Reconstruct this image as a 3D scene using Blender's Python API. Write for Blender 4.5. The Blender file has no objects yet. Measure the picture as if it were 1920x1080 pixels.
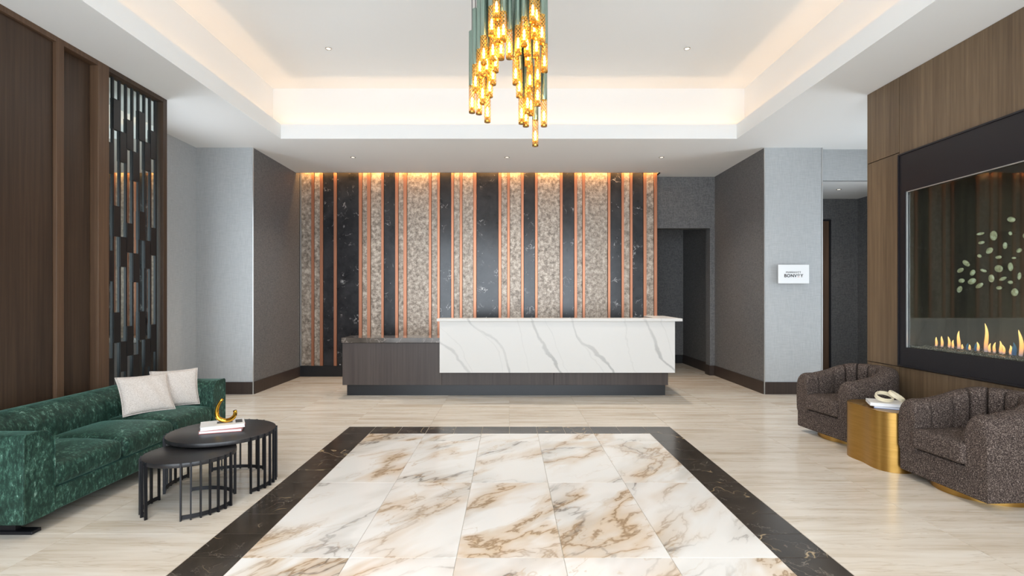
import bpy, bmesh, math, random
from mathutils import Vector, Matrix
random.seed(7)
SC = bpy.context.scene
COL = SC.collection
PI = math.pi

# ------------------------------------------------------------------ camera, world, exposure
cam_d = bpy.data.cameras.new('camera')
cam = bpy.data.objects.new('camera', cam_d); COL.objects.link(cam)
cam.location = (0, 0, 1.479); cam.rotation_euler = (PI/2, 0, 0)
cam_d.sensor_width = 36; cam_d.lens = 994/1920*36
cam_d.shift_x = 6/1920; cam_d.shift_y = 17.3/1920
cam_d.clip_start = 0.05; cam_d.clip_end = 200
SC.camera = cam
SC.view_settings.view_transform = 'Standard'; SC.view_settings.look = 'None'
SC.view_settings.gamma = 1; SC.view_settings.use_curve_mapping = False
SC.view_settings.exposure = 0.72

world = bpy.data.worlds.new('daylight'); SC.world = world
world.use_nodes = True
bgn = world.node_tree.nodes['Background']
bgn.inputs['Color'].default_value = (0.86, 0.955, 1.05, 1); bgn.inputs['Strength'].default_value = 4.1

def area(name, loc, rot, sx, sy, power, color, spread=PI):
    d = bpy.data.lights.new(name, 'AREA'); d.shape = 'RECTANGLE'; d.size = sx; d.size_y = sy
    d.energy = power; d.color = color; d.spread = spread
    o = bpy.data.objects.new(name, d); o.location = loc; o.rotation_euler = rot; COL.objects.link(o)
    return o
# the glazed entrance front behind the camera: a portal only helps to sample the daylight that comes through it
pt = area('glazing_portal', (0, -0.72, 1.85), (PI/2, 0, 0), 7.8, 3.5, 1, (1, 1, 1))
pt.data.cycles.is_portal = True
# unseen windows added in the two side recesses to brighten soffit and far floor
pl = area('added_window_portal', (-4.88, 6.6, 1.75), (PI/2, 0, -PI/2), 0.84, 2.7, 1, (1, 1, 1)); pl.data.cycles.is_portal = True
pr = area('added_window_portal', (6.48, 6.75, 1.75), (PI/2, 0, PI/2), 1.3, 2.7, 1, (1, 1, 1)); pr.data.cycles.is_portal = True
# LED strips in the ceiling trough (lip at x=+-3.28, y=7.63), lying low just behind the lip
WARM = (1.0, 0.62, 0.33)
CP = 0.85
area('cove_light', (0, 7.71, 3.83), (PI-0.42, 0, 0), 6.6, 0.03, CP*6.6, WARM)
area('cove_light', (0, 0.52, 3.83), (PI+0.42, 0, 0), 6.6, 0.03, CP*6.6, WARM)
area('cove_light', (-3.36, 4.115, 3.83), (PI, -0.42, 0), 0.03, 7.1, CP*7.1, WARM)
area('cove_light', (3.36, 4.115, 3.83), (PI, 0.42, 0), 0.03, 7.1, CP*7.1, WARM)
# LED strip in the slot above the striped feature wall
area('slot_light', (-0.55, 9.76, 3.86), (0.75, 0, 0), 6.6, 0.02, 26, (1.0, 0.52, 0.17))

# ------------------------------------------------------------------ material helpers
def s2l(r, g, b):
    f = lambda c: (c/255/12.92) if c/255 <= 0.04045 else ((c/255+0.055)/1.055)**2.4
    return (f(r), f(g), f(b), 1)

class Mat:
    def __init__(self, name, col=(200, 200, 200), rough=0.5, metal=0.0, spec=0.5):
        self.m = bpy.data.materials.new(name); self.m.use_nodes = True
        self.t = self.m.node_tree; self.b = self.t.nodes['Principled BSDF']
        self.b.inputs['Base Color'].default_value = s2l(*col)
        self.b.inputs['Roughness'].default_value = rough
        self.b.inputs['Metallic'].default_value = metal
        self.b.inputs['Specular IOR Level'].default_value = spec
    def n(self, typ, **kw):
        x = self.t.nodes.new(typ)
        for k, v in kw.items(): setattr(x, k, v)
        return x
    def put(self, sock, v):
        if isinstance(v, bpy.types.NodeSocket): self.t.links.new(v, sock)
        else: sock.default_value = v
    def math(self, op, a, b=0.0, clamp=False):
        x = self.n('ShaderNodeMath', operation=op, use_clamp=clamp); self.put(x.inputs[0], a); self.put(x.inputs[1], b)
        return x.outputs[0]
    def vmath(self, op, a, b):
        x = self.n('ShaderNodeVectorMath', operation=op); self.put(x.inputs[0], a); self.put(x.inputs[1], b)
        return x.outputs[0]
    def vscale(self, a, s):
        x = self.n('ShaderNodeVectorMath', operation='SCALE'); self.put(x.inputs[0], a); self.put(x.inputs[3], s)
        return x.outputs[0]
    def mix(self, fac, a, b, blend='MIX'):
        x = self.n('ShaderNodeMix', data_type='RGBA', blend_type=blend)
        self.put(x.inputs[0], fac); self.put(x.inputs[6], a); self.put(x.inputs[7], b)
        return x.outputs[2]
    def ramp(self, fac, stops):
        x = self.n('ShaderNodeValToRGB'); self.put(x.inputs[0], fac)
        el = x.color_ramp.elements
        while len(el) < len(stops): el.new(0.5)
        for e, (p, c) in zip(el, stops): e.position = p; e.color = c if len(c) == 4 else s2l(*c)
        return x.outputs[0]
    def rng(self, v, a, b, c=0.0, d=1.0):
        x = self.n('ShaderNodeMapRange', clamp=True)
        self.put(x.inputs[0], v)
        for i, q in enumerate((a, b, c, d)): x.inputs[i+1].default_value = q
        return x.outputs[0]
    def coord(self, scale=(1, 1, 1), rot=(0, 0, 0), rnd=0.0):
        tc = self.n('ShaderNodeTexCoord').outputs['Object']
        if rnd:
            oi = self.n('ShaderNodeObjectInfo').outputs['Random']
            cx = self.n('ShaderNodeCombineXYZ')
            self.put(cx.inputs[0], self.math('MULTIPLY', oi, rnd)); self.put(cx.inputs[1], self.math('MULTIPLY', oi, rnd*1.73))
            self.put(cx.inputs[2], self.math('MULTIPLY', oi, rnd*0.61))
            tc = self.vmath('ADD', tc, cx.outputs[0])
        mp = self.n('ShaderNodeMapping'); self.put(mp.inputs[0], tc)
        mp.inputs['Scale'].default_value = scale; mp.inputs['Rotation'].default_value = rot
        return mp.outputs[0]
    def noise(self, vec, scale=5, detail=2, rough=0.5, dist=0.0, out=0):
        x = self.n('ShaderNodeTexNoise'); self.put(x.inputs['Vector'], vec)
        x.inputs['Scale'].default_value = scale; x.inputs['Detail'].default_value = detail
        x.inputs['Roughness'].default_value = rough; x.inputs['Distortion'].default_value = dist
        return x.outputs[out]
    def bump(self, h, strength=0.3, dist=0.01):
        x = self.n('ShaderNodeBump'); x.inputs['Strength'].default_value = strength; x.inputs['Distance'].default_value = dist
        self.put(x.inputs['Height'], h); self.t.links.new(x.outputs[0], self.b.inputs['Normal'])
    def base(self, c): self.t.links.new(c, self.b.inputs['Base Color'])
    def vein(self, vec, scale, width, detail=5, rough=0.55, dist=0.3):
        """1 on the thin lines where a noise crosses its middle, 0 off them"""
        f = self.noise(vec, scale, detail, rough, dist)
        return self.rng(self.math('ABSOLUTE', self.math('SUBTRACT', f, 0.5)), 0, width, 1, 0)
    def warp(self, vec, scale, amt, detail=3):
        c = self.noise(vec, scale, detail, 0.5, 0, 1)
        return self.vmath('ADD', vec, self.vscale(self.vmath('SUBTRACT', c, (0.5, 0.5, 0.5)), amt))

MT = {}
def plain(key, col, rough=0.5, metal=0.0, spec=0.5):
    MT[key] = Mat(key, col, rough, metal, spec).m; return MT[key]

plain('ceiling_paint', (236, 236, 234), 0.85, 0, 0.2)
plain('black_metal', (22, 22, 26), 0.4, 0.3)
plain('black_frame', (26, 24, 29), 0.38, 0.2)
plain('grout', (176, 166, 150), 0.9)
plain('plinth_black', (20, 20, 23), 0.35)
plain('silver_trim', (205, 205, 203), 0.3, 0.7)
plain('mirror', (205, 216, 214), 0.03, 1.0)
plain('screen_black', (15, 16, 18), 0.4)
plain('polished_gold', (216, 165, 62), 0.08, 1.0)
plain('white_plastic', (235, 236, 236), 0.25)
plain('black_ink', (28, 28, 30), 0.6)
plain('coral_ink', (205, 130, 118), 0.6)
plain('paper', (224, 226, 230), 0.8)
plain('cream_resin', (226, 214, 186), 0.45)
plain('blue_cover', (110, 145, 200), 0.5)
plain('grey_cover', (206, 200, 192), 0.5)
plain('white_cover', (226, 224, 220), 0.45)
plain('dark_print', (72, 70, 68), 0.5)
plain('red_cover', (186, 110, 98), 0.5)
plain('chrome', (190, 186, 180), 0.2, 1.0)
plain('mullion', (40, 40, 42), 0.4)

def emis(key, col, strength):
    m = Mat(key, (255, 255, 255)); m.b.inputs['Emission Color'].default_value = s2l(*col)
    m.b.inputs['Emission Strength'].default_value = strength; MT[key] = m.m
emis('bulb_glow', (255, 206, 128), 16)
emis('lamp_glow', (255, 240, 215), 1.2)

# cream stone floor tile, veins running along x
m = Mat('cream_stone', rough=0.22, spec=0.45)
v = m.warp(m.coord((0.55, 5.5, 1), rnd=41), 1.2, 0.5)
a = m.noise(v, 1.6, 6, 0.6); b2 = m.noise(v, 5.5, 4, 0.6)
c = m.ramp(a, [(0.30, (188, 173, 153)), (0.48, (210, 199, 184)), (0.62, (219, 211, 199)), (0.8, (204, 192, 175))])
m.base(m.mix(m.math('MULTIPLY', m.vein(v, 2.2, 0.02), 0.35), m.mix(m.math('MULTIPLY', b2, 0.25), c, s2l(196, 182, 160)), s2l(168, 150, 126)))
MT['cream_stone'] = m.m

# white marble with gold and grey veins
m = Mat('gold_marble', rough=0.16, spec=0.5)
v0 = m.vmath('MULTIPLY', m.coord((1, 1, 1), (0, 0, -0.85), rnd=57), (0.55, 1.35, 1))
v = m.warp(v0, 1.5, 0.42, 4)
msk = m.rng(m.noise(v0, 1.3, 2), 0.38, 0.56)
msk2 = m.rng(m.noise(m.vmath('ADD', v0, (7.3, 2.1, 0)), 1.7, 2), 0.42, 0.62)
wide = m.math('MULTIPLY', m.vein(v, 1.0, 0.085, 4), msk)
fine = m.vein(v, 1.0, 0.013, 6, 0.6)
grey = m.math('MULTIPLY', m.vein(m.vmath('ADD', v, (3.7, 9.1, 0)), 0.9, 0.10, 4), msk2)
fine2 = m.math('MULTIPLY', m.vein(m.vmath('ADD', v, (3.7, 9.1, 0)), 0.9, 0.011, 6), msk2)
thin = m.vein(m.vmath('ADD', v, (11.7, 4.1, 0)), 2.4, 0.012, 5)
c = m.mix(m.math('MULTIPLY', wide, 0.8), s2l(228, 224, 218), s2l(196, 164, 122))
c = m.mix(m.math('MULTIPLY', grey, 0.6), c, s2l(178, 171, 160))
c = m.mix(m.math('MULTIPLY', fine, m.math('MULTIPLY', msk, 0.75)), c, s2l(134, 106, 74))
c = m.mix(m.math('MULTIPLY', fine2, 0.8), c, s2l(104, 94, 84))
c = m.mix(m.math('MULTIPLY', thin, m.math('MULTIPLY', msk2, 0.5)), c, s2l(186, 158, 122))
m.base(c); MT['gold_marble'] = m.m

# dark brown border marble
m = Mat('dark_marble', rough=0.2)
v0 = m.coord(rnd=33); v = m.warp(v0, 3, 0.25)
msk = m.rng(m.noise(v0, 3.1, 2), 0.42, 0.6)
c = m.ramp(m.noise(v, 6, 5, 0.65), [(0.3, (44, 38, 32)), (0.55, (60, 52, 44)), (0.75, (78, 69, 59))])
c = m.mix(m.math('MULTIPLY', m.vein(v, 1.5, 0.006, 3), m.math('MULTIPLY', msk, 0.85)), c, s2l(188, 164, 126))
c = m.mix(m.math('MULTIPLY', m.vein(v, 7, 0.012), m.math('MULTIPLY', msk, 0.35)), c, s2l(170, 160, 146))
m.base(c); MT['dark_marble'] = m.m

# white desk marble, broad soft grey veins falling to the right
m = Mat('desk_marble', rough=0.25, spec=0.2)
v0 = m.coord()
v = m.warp(m.warp(v0, 0.8, 0.9, 1), 3.2, 0.16, 3)
sx = m.n('ShaderNodeSeparateXYZ'); m.put(sx.inputs[0], v)
def fam(k, per, off, w0, w1):
    q = m.math('ADD', m.math('MULTIPLY', m.math('ADD', sx.outputs[0], m.math('MULTIPLY', sx.outputs[2], k)), 1/per), off)
    d = m.math('ABSOLUTE', m.math('SUBTRACT', m.math('FRACT', q), 0.5))
    return m.rng(m.math('SUBTRACT', d, m.math('MULTIPLY', m.noise(v0, 3.0, 3), w1)), w0, w0+0.025, 1, 0)
c = m.mix(m.math('MULTIPLY', fam(0.75, 0.82, 0.15, -0.012, 0.055), m.rng(m.noise(v0, 1.1, 2), 0.36, 0.6, 0.2, 0.7)), s2l(212, 210, 206), s2l(160, 159, 157))
c = m.mix(m.math('MULTIPLY', fam(0.55, 0.55, 0.4, -0.012, 0.02), 0.22), c, s2l(168, 166, 162))
m.base(c); MT['desk_marble'] = m.m

# black stone strips with white flecks
m = Mat('black_stone', rough=0.2)
v0 = m.coord(rnd=19); v = m.warp(v0, 3, 0.3)
msk = m.rng(m.noise(v0, 3.2, 3), 0.55, 0.68)
c = m.ramp(m.noise(v, 4, 5, 0.6), [(0.3, (24, 25, 28)), (0.7, (50, 50, 53))])
c = m.mix(m.math('MULTIPLY', m.vein(v, 4.5, 0.014), m.math('MULTIPLY', msk, 0.95)), c, s2l(215, 215, 215))
c = m.mix(m.math('MULTIPLY', m.rng(m.noise(v0, 26, 2), 0.71, 0.78), m.rng(m.noise(v0, 2.6, 2), 0.46, 0.6)), c, s2l(210, 212, 215))
m.base(c); MT['black_stone'] = m.m

# mottled pearl-metallic strips
m = Mat('pearl_panel', rough=0.38, metal=0.35)
v0 = m.coord(rnd=23)
n1 = m.noise(v0, 15, 6, 0.72); n2 = m.noise(v0, 70, 3, 0.6)
f = m.math('ADD', m.math('MULTIPLY', n1, 0.75), m.math('MULTIPLY', n2, 0.25))
m.base(m.ramp(f, [(0.36, (98, 88, 78)), (0.46, (138, 126, 114)), (0.55, (176, 163, 149)), (0.67, (212, 201, 187))]))
m.bump(f, 0.25, 0.01); MT['pearl_panel'] = m.m

m = Mat('copper', (186, 128, 100), 0.36, 0.8); MT['copper'] = m.m

def wood(key, c0, c1, c2, rough=0.42, horiz=False):
    m = Mat(key, rough=rough, spec=0.35)
    sc = (38, 38, 0.9)
    v = m.coord(sc, rnd=11); a = m.noise(v, 1.0, 4, 0.6); b = m.noise(m.coord((4, 4, 0.25), rnd=11), 1.0, 3)
    f = m.math('ADD', m.math('MULTIPLY', a, 0.6), m.math('MULTIPLY', b, 0.4))
    g = m.noise(m.coord((190, 190, 5), rnd=11), 1, 2)
    c = m.mix(m.math('MULTIPLY', m.rng(g, 0.5, 0.75), 0.35), m.ramp(f, [(0.32, c0), (0.5, c1), (0.68, c2)]), s2l(*c0))
    m.base(c); m.bump(a, 0.06, 0.004); MT[key] = m.m
wood('walnut_dark', (48, 36, 27), (62, 47, 36), (76, 59, 44))
wood('walnut_stile', (72, 53, 39), (88, 66, 49), (102, 79, 60))
wood('walnut_warm', (86, 69, 52), (108, 89, 68), (128, 107, 83))
wood('desk_wood', (60, 51, 48), (70, 61, 57), (80, 71, 66))
wood('base_wood', (48, 38, 34), (58, 47, 41), (68, 55, 48))
wood('door_wood', (84, 62, 46), (98, 74, 56), (112, 86, 66))

def paper(key, c0, c1, scale_w, mott):
    m = Mat(key, rough=0.6, spec=0.3)
    w1 = m.noise(m.coord((9, 9, 240)), 1, 2); w2 = m.noise(m.coord((240, 240, 9)), 1, 2)
    f = m.math('ADD', m.math('MULTIPLY', w1, 0.5), m.math('MULTIPLY', w2, 0.5))
    if mott: f = m.math('ADD', m.math('MULTIPLY', f, 0.65), m.math('MULTIPLY', m.noise(m.coord(), 42, 2), 0.35))
    m.base(m.ramp(f, [(0.38, c0), (0.62, c1)])); m.bump(f, 0.15, 0.004); MT[key] = m.m
paper('linen_paper', (164, 166, 167), (180, 182, 182), 1, False)
paper('charcoal_paper', (86, 86, 87), (124, 123, 122), 1, True)

# crushed green velvet, its pale highlight streaks put into the colour
m = Mat('green_velvet', rough=0.62, spec=0.25)
v = m.warp(m.coord((1, 1, 1)), 9, 0.10)
a = m.noise(v, 9, 5, 0.65); st = m.noise(m.warp(m.coord((55, 45, 24)), 0.6, 2.0), 1, 4, 0.7)
f = m.math('ADD', m.math('MULTIPLY', a, 0.36), m.math('MULTIPLY', st, 0.64))
m.base(m.ramp(f, [(0.36, (16, 35, 28)), (0.50, (32, 57, 47)), (0.58, (58, 92, 78)), (0.68, (146, 174, 160))]))
m.b.inputs['Sheen Weight'].default_value = 0.22; m.b.inputs['Sheen Tint'].default_value = (0.35, 0.75, 0.62, 1)
m.b.inputs['Sheen Roughness'].default_value = 0.35
m.bump(a, 0.12, 0.01); MT['green_velvet'] = m.m

# dark tweed
m = Mat('tweed', rough=0.9, spec=0.15)
w1 = m.noise(m.coord((110, 110, 300)), 1, 1); w2 = m.noise(m.coord((300, 300, 100)), 1, 1); w3 = m.noise(m.coord(), 140, 1)
f = m.math('ADD', m.math('MULTIPLY', w1, 0.4), m.math('ADD', m.math('MULTIPLY', w2, 0.3), m.math('MULTIPLY', w3, 0.3)))
m.base(m.ramp(f, [(0.40, (40, 33, 30)), (0.50, (74, 63, 58)), (0.57, (106, 93, 85)), (0.67, (172, 157, 146))]))
m.bump(f, 0.5, 0.006); MT['tweed'] = m.m

m = Mat('pillow_linen', rough=0.9, spec=0.15)
f = m.math('ADD', m.math('MULTIPLY', m.noise(m.coord((300, 300, 90)), 1, 1), 0.5), m.math('MULTIPLY', m.noise(m.coord((90, 90, 300)), 1, 1), 0.5))
m.base(m.ramp(f, [(0.36, (184, 173, 164)), (0.5, (202, 192, 183)), (0.62, (212, 203, 195))])); m.bump(f, 0.25, 0.004); MT['pillow_linen'] = m.m

# brushed brass
m = Mat('brushed_brass', rough=0.36, metal=1.0)
f = m.noise(m.coord((5, 5, 70)), 1, 3)
m.base(m.ramp(f, [(0.3, (168, 130, 68)), (0.7, (180, 141, 77))])); MT['brushed_brass'] = m.m
plain('brass', (190, 146, 70), 0.25, 1.0)
plain('lattice_gold', (226, 182, 96), 0.25, 0.85)
plain('sage_metal', (138, 158, 146), 0.24, 0.75)

# table tops: dark stained wood
m = Mat('ebony', rough=0.35); f = m.noise(m.coord((5, 60, 5)), 1, 3)
m.base(m.ramp(f, [(0.3, (24, 23, 25)), (0.7, (44, 42, 42))])); MT['ebony'] = m.m
# low desk top: grey-brown marble
m = Mat('brown_marble', rough=0.12); v = m.warp(m.coord(), 3, 0.3)
m.base(m.mix(m.math('MULTIPLY', m.vein(v, 3, 0.012), 0.5), m.ramp(m.noise(v, 5, 4), [(0.3, (74, 67, 61)), (0.7, (96, 88, 81))]), s2l(170, 160, 150))); MT['brown_marble'] = m.m
# firebox lining: dark satin bronze, the room's streaky reflection put into its colour
m = Mat('firebox_metal', rough=0.34, metal=0.55)
m.base(m.ramp(m.noise(m.coord((6, 6, 0.6)), 1, 3), [(0.3, (62, 56, 50)), (0.7, (96, 88, 76))])); MT['firebox_metal'] = m.m
# crushed glass bed
m = Mat('fire_glass', rough=0.25)
m.base(m.ramp(m.noise(m.coord(), 120, 2), [(0.35, (40, 36, 32)), (0.55, (86, 80, 70)), (0.7, (190, 184, 168))])); MT['fire_glass'] = m.m
# stones: pale green-cream
m = Mat('agate', rough=0.25)
m.base(m.ramp(m.noise(m.coord(rnd=9), 30, 3), [(0.3, (150, 150, 116)), (0.6, (206, 208, 178)), (0.75, (226, 236, 222))])); MT['agate'] = m.m

# clear pane (thin): reflects by angle, else lets everything through
m = Mat('clear_pane')
gl = m.n('ShaderNodeBsdfGlossy'); gl.inputs['Roughness'].default_value = 0.02
tr = m.n('ShaderNodeBsdfTransparent'); tr.inputs['Color'].default_value = (0.9, 0.93, 0.9, 1)
fr = m.n('ShaderNodeLayerWeight'); fr.inputs[0].default_value = 0.5
mx = m.n('ShaderNodeMixShader'); m.put(mx.inputs[0], m.math('ADD', m.math('MULTIPLY', m.math('POWER', fr.outputs[1], 4.0), 0.75), 0.035)); m.t.links.new(tr.outputs[0], mx.inputs[1]); m.t.links.new(gl.outputs[0], mx.inputs[2])
m.t.links.new(mx.outputs[0], m.t.nodes['Material Output'].inputs['Surface']); MT['clear_pane'] = m.m

def flame_mat(key, c0, c1, c2, strength):
    m = Mat(key)
    z = m.n('ShaderNodeSeparateXYZ'); m.put(z.inputs[0], m.n('ShaderNodeTexCoord').outputs['Generated'])
    em = m.n('ShaderNodeEmission'); m.put(em.inputs['Color'], m.ramp(z.outputs[2], [(0.0, c0), (0.35, c1), (0.9, c2)])); em.inputs['Strength'].default_value = strength
    tr = m.n('ShaderNodeBsdfTransparent'); mx = m.n('ShaderNodeMixShader')
    lw = m.n('ShaderNodeLayerWeight'); lw.inputs[0].default_value = 0.45
    m.put(mx.inputs[0], m.math('SUBTRACT', 0.8, m.math('MULTIPLY', lw.outputs[1], 0.7), True))
    m.t.links.new(tr.outputs[0], mx.inputs[1]); m.t.links.new(em.outputs[0], mx.inputs[2])
    m.t.links.new(mx.outputs[0], m.t.nodes['Material Output'].inputs['Surface']); MT[key] = m.m
flame_mat('flame_orange', (120, 110, 120), (246, 168, 96), (255, 206, 128), 1.3)
flame_mat('flame_blue', (60, 90, 130), (40, 96, 140), (90, 130, 150), 0.5)

# ------------------------------------------------------------------ mesh helpers
def wloc(o):
    p = Vector((0, 0, 0))
    while o: p += o.location; o = o.parent
    return p
def obj(name, bm, mat, parent=None, smooth=False, local=False, auto=None):
    """links bm as one mesh; its coordinates are world ones unless local (then the parent's)"""
    if parent is not None and not local: bmesh.ops.translate(bm, verts=bm.verts, vec=-wloc(parent))
    me = bpy.data.meshes.new(name)
    bmesh.ops.recalc_face_normals(bm, faces=bm.faces)
    if auto:
        for e in bm.edges:
            if len(e.link_faces) == 2 and e.calc_face_angle(0) > auto: e.smooth = False
        smooth = True
    if smooth:
        for f in bm.faces: f.smooth = True
    bm.to_mesh(me); bm.free()
    me.materials.append(MT[mat])
    o = bpy.data.objects.new(name, me); COL.objects.link(o)
    if parent: o.parent = parent
    return o
def thing(name, label, cat, loc=(0, 0, 0), rz=0, group=None):
    o = bpy.data.objects.new(name, None); COL.objects.link(o); o.location = loc; o.rotation_euler = (0, 0, rz)
    tag(o, label, cat, group); return o
def tag(o, label, cat, group=None):
    o['label'] = label; o['category'] = cat
    if group: o['group'] = group
    return o
def struct(o, label=None):
    o['kind'] = 'structure'
    if label: o['label'] = label; o['category'] = o.name.split('_')[0].split('.')[0]
    return o
def box(bm, x0, x1, y0, y1, z0, z1, bev=0.0, seg=1):
    r = bmesh.ops.create_cube(bm, size=1)
    for v in r['verts']:
        v.co = Vector(((x0+x1)/2+v.co.x*(x1-x0), (y0+y1)/2+v.co.y*(y1-y0), (z0+z1)/2+v.co.z*(z1-z0)))
    if bev:
        ed = list({e for v in r['verts'] for e in v.link_edges})
        bmesh.ops.bevel(bm, geom=ed, offset=bev, segments=seg, profile=0.5, affect='EDGES')
    return bm
def B(*a, **k): return box(bmesh.new(), *a, **k)
def boxes(*lst):
    bm = bmesh.new()
    for a in lst: box(bm, *a)
    return bm
def prism(pts, z0, z1, bev=0.0, seg=2):
    bm = bmesh.new()
    vs = [bm.verts.new((x, y, z0)) for x, y in pts]; f = bm.faces.new(vs)
    r = bmesh.ops.extrude_face_region(bm, geom=[f])
    for v in r['geom']:
        if isinstance(v, bmesh.types.BMVert): v.co.z = z1
    if bev:
        ed = [e for e in bm.edges if abs(e.verts[0].co.z-e.verts[1].co.z) < 1e-6]
        bmesh.ops.bevel(bm, geom=ed, offset=bev, segments=seg, profile=0.5, affect='EDGES')
    return bm
def circ(cx, cy, r, n=48, a0=0, a1=2*PI): return [(cx+r*math.cos(a0+(a1-a0)*i/n), cy+r*math.sin(a0+(a1-a0)*i/n)) for i in range(n)]
def lathe(prof, n=24):
    bm = bmesh.new(); rows = []
    for r, z in prof:
        rows.append([bm.verts.new((r*math.cos(2*PI*i/n), r*math.sin(2*PI*i/n), z)) for i in range(n)])
    for a, b in zip(rows, rows[1:]):
        for i in range(n): bm.faces.new((a[i], a[(i+1) % n], b[(i+1) % n], b[i]))
    bm.faces.new(rows[0][::-1]); bm.faces.new(rows[-1])
    return bm
def tube(bm, pts, r, n=8, closed=False, flat=1.0):
    pts = [Vector(p) for p in pts]; N = len(pts); rows = []; up = None
    for i, p in enumerate(pts):
        t = (pts[(i+1) % N]-pts[i-1]) if closed else (pts[min(i+1, N-1)]-pts[max(i-1, 0)])
        t.normalize()
        if up is None: up = t.orthogonal().normalized()
        up = (up-t*up.dot(t)).normalized(); s = t.cross(up)
        rr = r[i] if isinstance(r, (list, tuple)) else r
        rows.append([bm.verts.new(p+(up*math.cos(2*PI*k/n)*flat+s*math.sin(2*PI*k/n))*rr) for k in range(n)])
    for i in range(N if closed else N-1):
        a, b = rows[i], rows[(i+1) % N]
        for k in range(n): bm.faces.new((a[k], a[(k+1) % n], b[(k+1) % n], b[k]))
    if not closed: bm.faces.new(rows[0][::-1]); bm.faces.new(rows[-1])
    return bm
def rbox(cx, cy, cz, hx, hy, hz, r, crown=0.0, n=14):
    """rounded, crowned cushion"""
    bm = bmesh.new()
    def axis(h):
        k = [-h+r*(1-math.cos(q*PI/8)) for q in range(4)]
        mid = [-(h-r)+2*(h-r)*i/n for i in range(n+1)]
        return k+mid+[-x for x in reversed(k)]
    ax = [axis(hx), axis(hy), axis(hz) if hz > r*1.2 else [-hz, -hz*0.7, -hz*0.35, 0, hz*0.35, hz*0.7, hz]]
    H = (hx, hy, hz)
    def put(p):
        q = [max(-(H[i]-r), min(H[i]-r, p[i])) for i in range(3)]
        d = Vector(p)-Vector(q); d = d.normalized()*r if d.length > 1e-9 else d
        x, y, z = Vector(q)+d
        z += (1 if z > 0 else -0.0)*crown*(1-(x/hx)**2)*(1-(y/hy)**4)*max(0, z/hz)
        return (cx+x, cy+y, cz+z)
    for k in range(3):
        i, j = (k+1) % 3, (k+2) % 3
        for s in (-1, 1):
            g = []
            for a in ax[i]:
                row = []
                for b in ax[j]:
                    p = [0, 0, 0]; p[k] = s*H[k]; p[i] = a; p[j] = b; row.append(bm.verts.new(put(p)))
                g.append(row)
            for u in range(len(g)-1):
                for w in range(len(g[0])-1): bm.faces.new((g[u][w], g[u+1][w], g[u+1][w+1], g[u][w+1]))
    bmesh.ops.remove_doubles(bm, verts=bm.verts, dist=1e-5)
    return bm
def sweep(path, prof):
    """path: [(x, y, nx, ny, s)], n pointing inwards; prof(s) -> closed loop of (u, z)"""
    bm = bmesh.new(); rows = []
    for x, y, nx, ny, s in path: rows.append([bm.verts.new((x+nx*u, y+ny*u, z)) for u, z in prof(s)])
    n = len(rows[0])
    for a, b in zip(rows, rows[1:]):
        for i in range(n): bm.faces.new((a[i], a[(i+1) % n], b[(i+1) % n], b[i]))
    bm.faces.new(rows[0][::-1]); bm.faces.new(rows[-1])
    return bm
def upath(xf, xb, y0, y1, r, step=0.012):
    """U open towards xf: from (xf,y0) to the back xb, along it, and out to (xf,y1); n points to the inside"""
    sg = 1 if xb > xf else -1
    out = []; s = 0.0
    def add(x, y, nx, ny):
        nonlocal s
        if out: s += math.hypot(x-out[-1][0], y-out[-1][1])
        out.append((x, y, nx, ny, s))
    L = abs(xb-xf)-r; k = max(2, int(L/step))
    for i in range(k): add(xf+sg*L*i/k, y0, 0, 1)
    q = max(6, int(r*PI/2/step))
    for i in range(q+1):
        a = PI/2*i/q; add(xf+sg*(L+r*math.sin(a)), y0+r-r*math.cos(a), -sg*math.sin(a), math.cos(a))
    M2 = y1-y0-2*r; k2 = max(1, int(M2/step))
    for i in range(1, k2): add(xb, y0+r+M2*i/k2, -sg, 0)
    for i in range(q+1):
        a = PI/2*(1-i/q); add(xf+sg*(L+r*math.sin(a)), y1-r+r*math.cos(a), -sg*math.sin(a), -math.cos(a))
    for i in range(1, k+1): add(xf+sg*L*(1-i/k), y1, 0, -1)
    return out, s
def smooth01(x): x = max(0, min(1, x)); return x*x*(3-2*x)
def copy_tree(o, parent=None):
    c = o.copy(); COL.objects.link(c); c.parent = parent
    for ch in list(o.children): copy_tree(ch, c)
    return c

# ------------------------------------------------------------------ floor: grout bed with stone tiles laid in it
floor = struct(obj('floor', B(-4.85, 6.6, -0.85, 12.1, -0.06, -0.003), 'grout'), 'polished cream stone tile floor with an inlaid marble panel')
def tiles(name, mat, lst, gap=0.003):
    cache = {}
    for x0, x1, y0, y1 in lst:
        w, d = round(x1-x0-gap, 4), round(y1-y0-gap, 4)
        if (w, d) not in cache:
            o = obj(name, B(-w/2, w/2, -d/2, d/2, -0.02, 0.0, bev=0.0008), mat, floor, local=True); cache[(w, d)] = o.data
        else:
            o = bpy.data.objects.new(name, cache[(w, d)]); COL.objects.link(o); o.parent = floor
        o.location = ((x0+x1)/2, (y0+y1)/2, 0)
T36 = 0.9144; GX = 0.0075; GY = 6.057
lst = []
for i in range(-6, 8):
    for j in range(-8, 7):
        x0, y0 = GX+i*T36, GY+j*T36; x1, y1 = x0+T36, y0+T36
        if -2 <= i < 2 and -6 <= j < 0: continue
        x0, x1 = max(x0, -4.77), min(x1, 6.39); y1 = min(y1, 11.92); y0 = max(y0, -0.74)
        if x1-x0 < 0.05 or y1-y0 < 0.05: continue
        if x1 < -3.9 and (y1 < 6.1 or y0 > 8.1): continue
        if x0 > 4.04 and (y1 < 5.9 or y0 > 9.72): continue
        if y0 > 10.05 and x1 < 2.5: continue
        lst.append((x0, x1, y0, y1))
tiles('floor_tile', 'cream_stone', lst)
PX0, PX1 = GX-1.524, GX+1.524
lst = []
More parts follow.
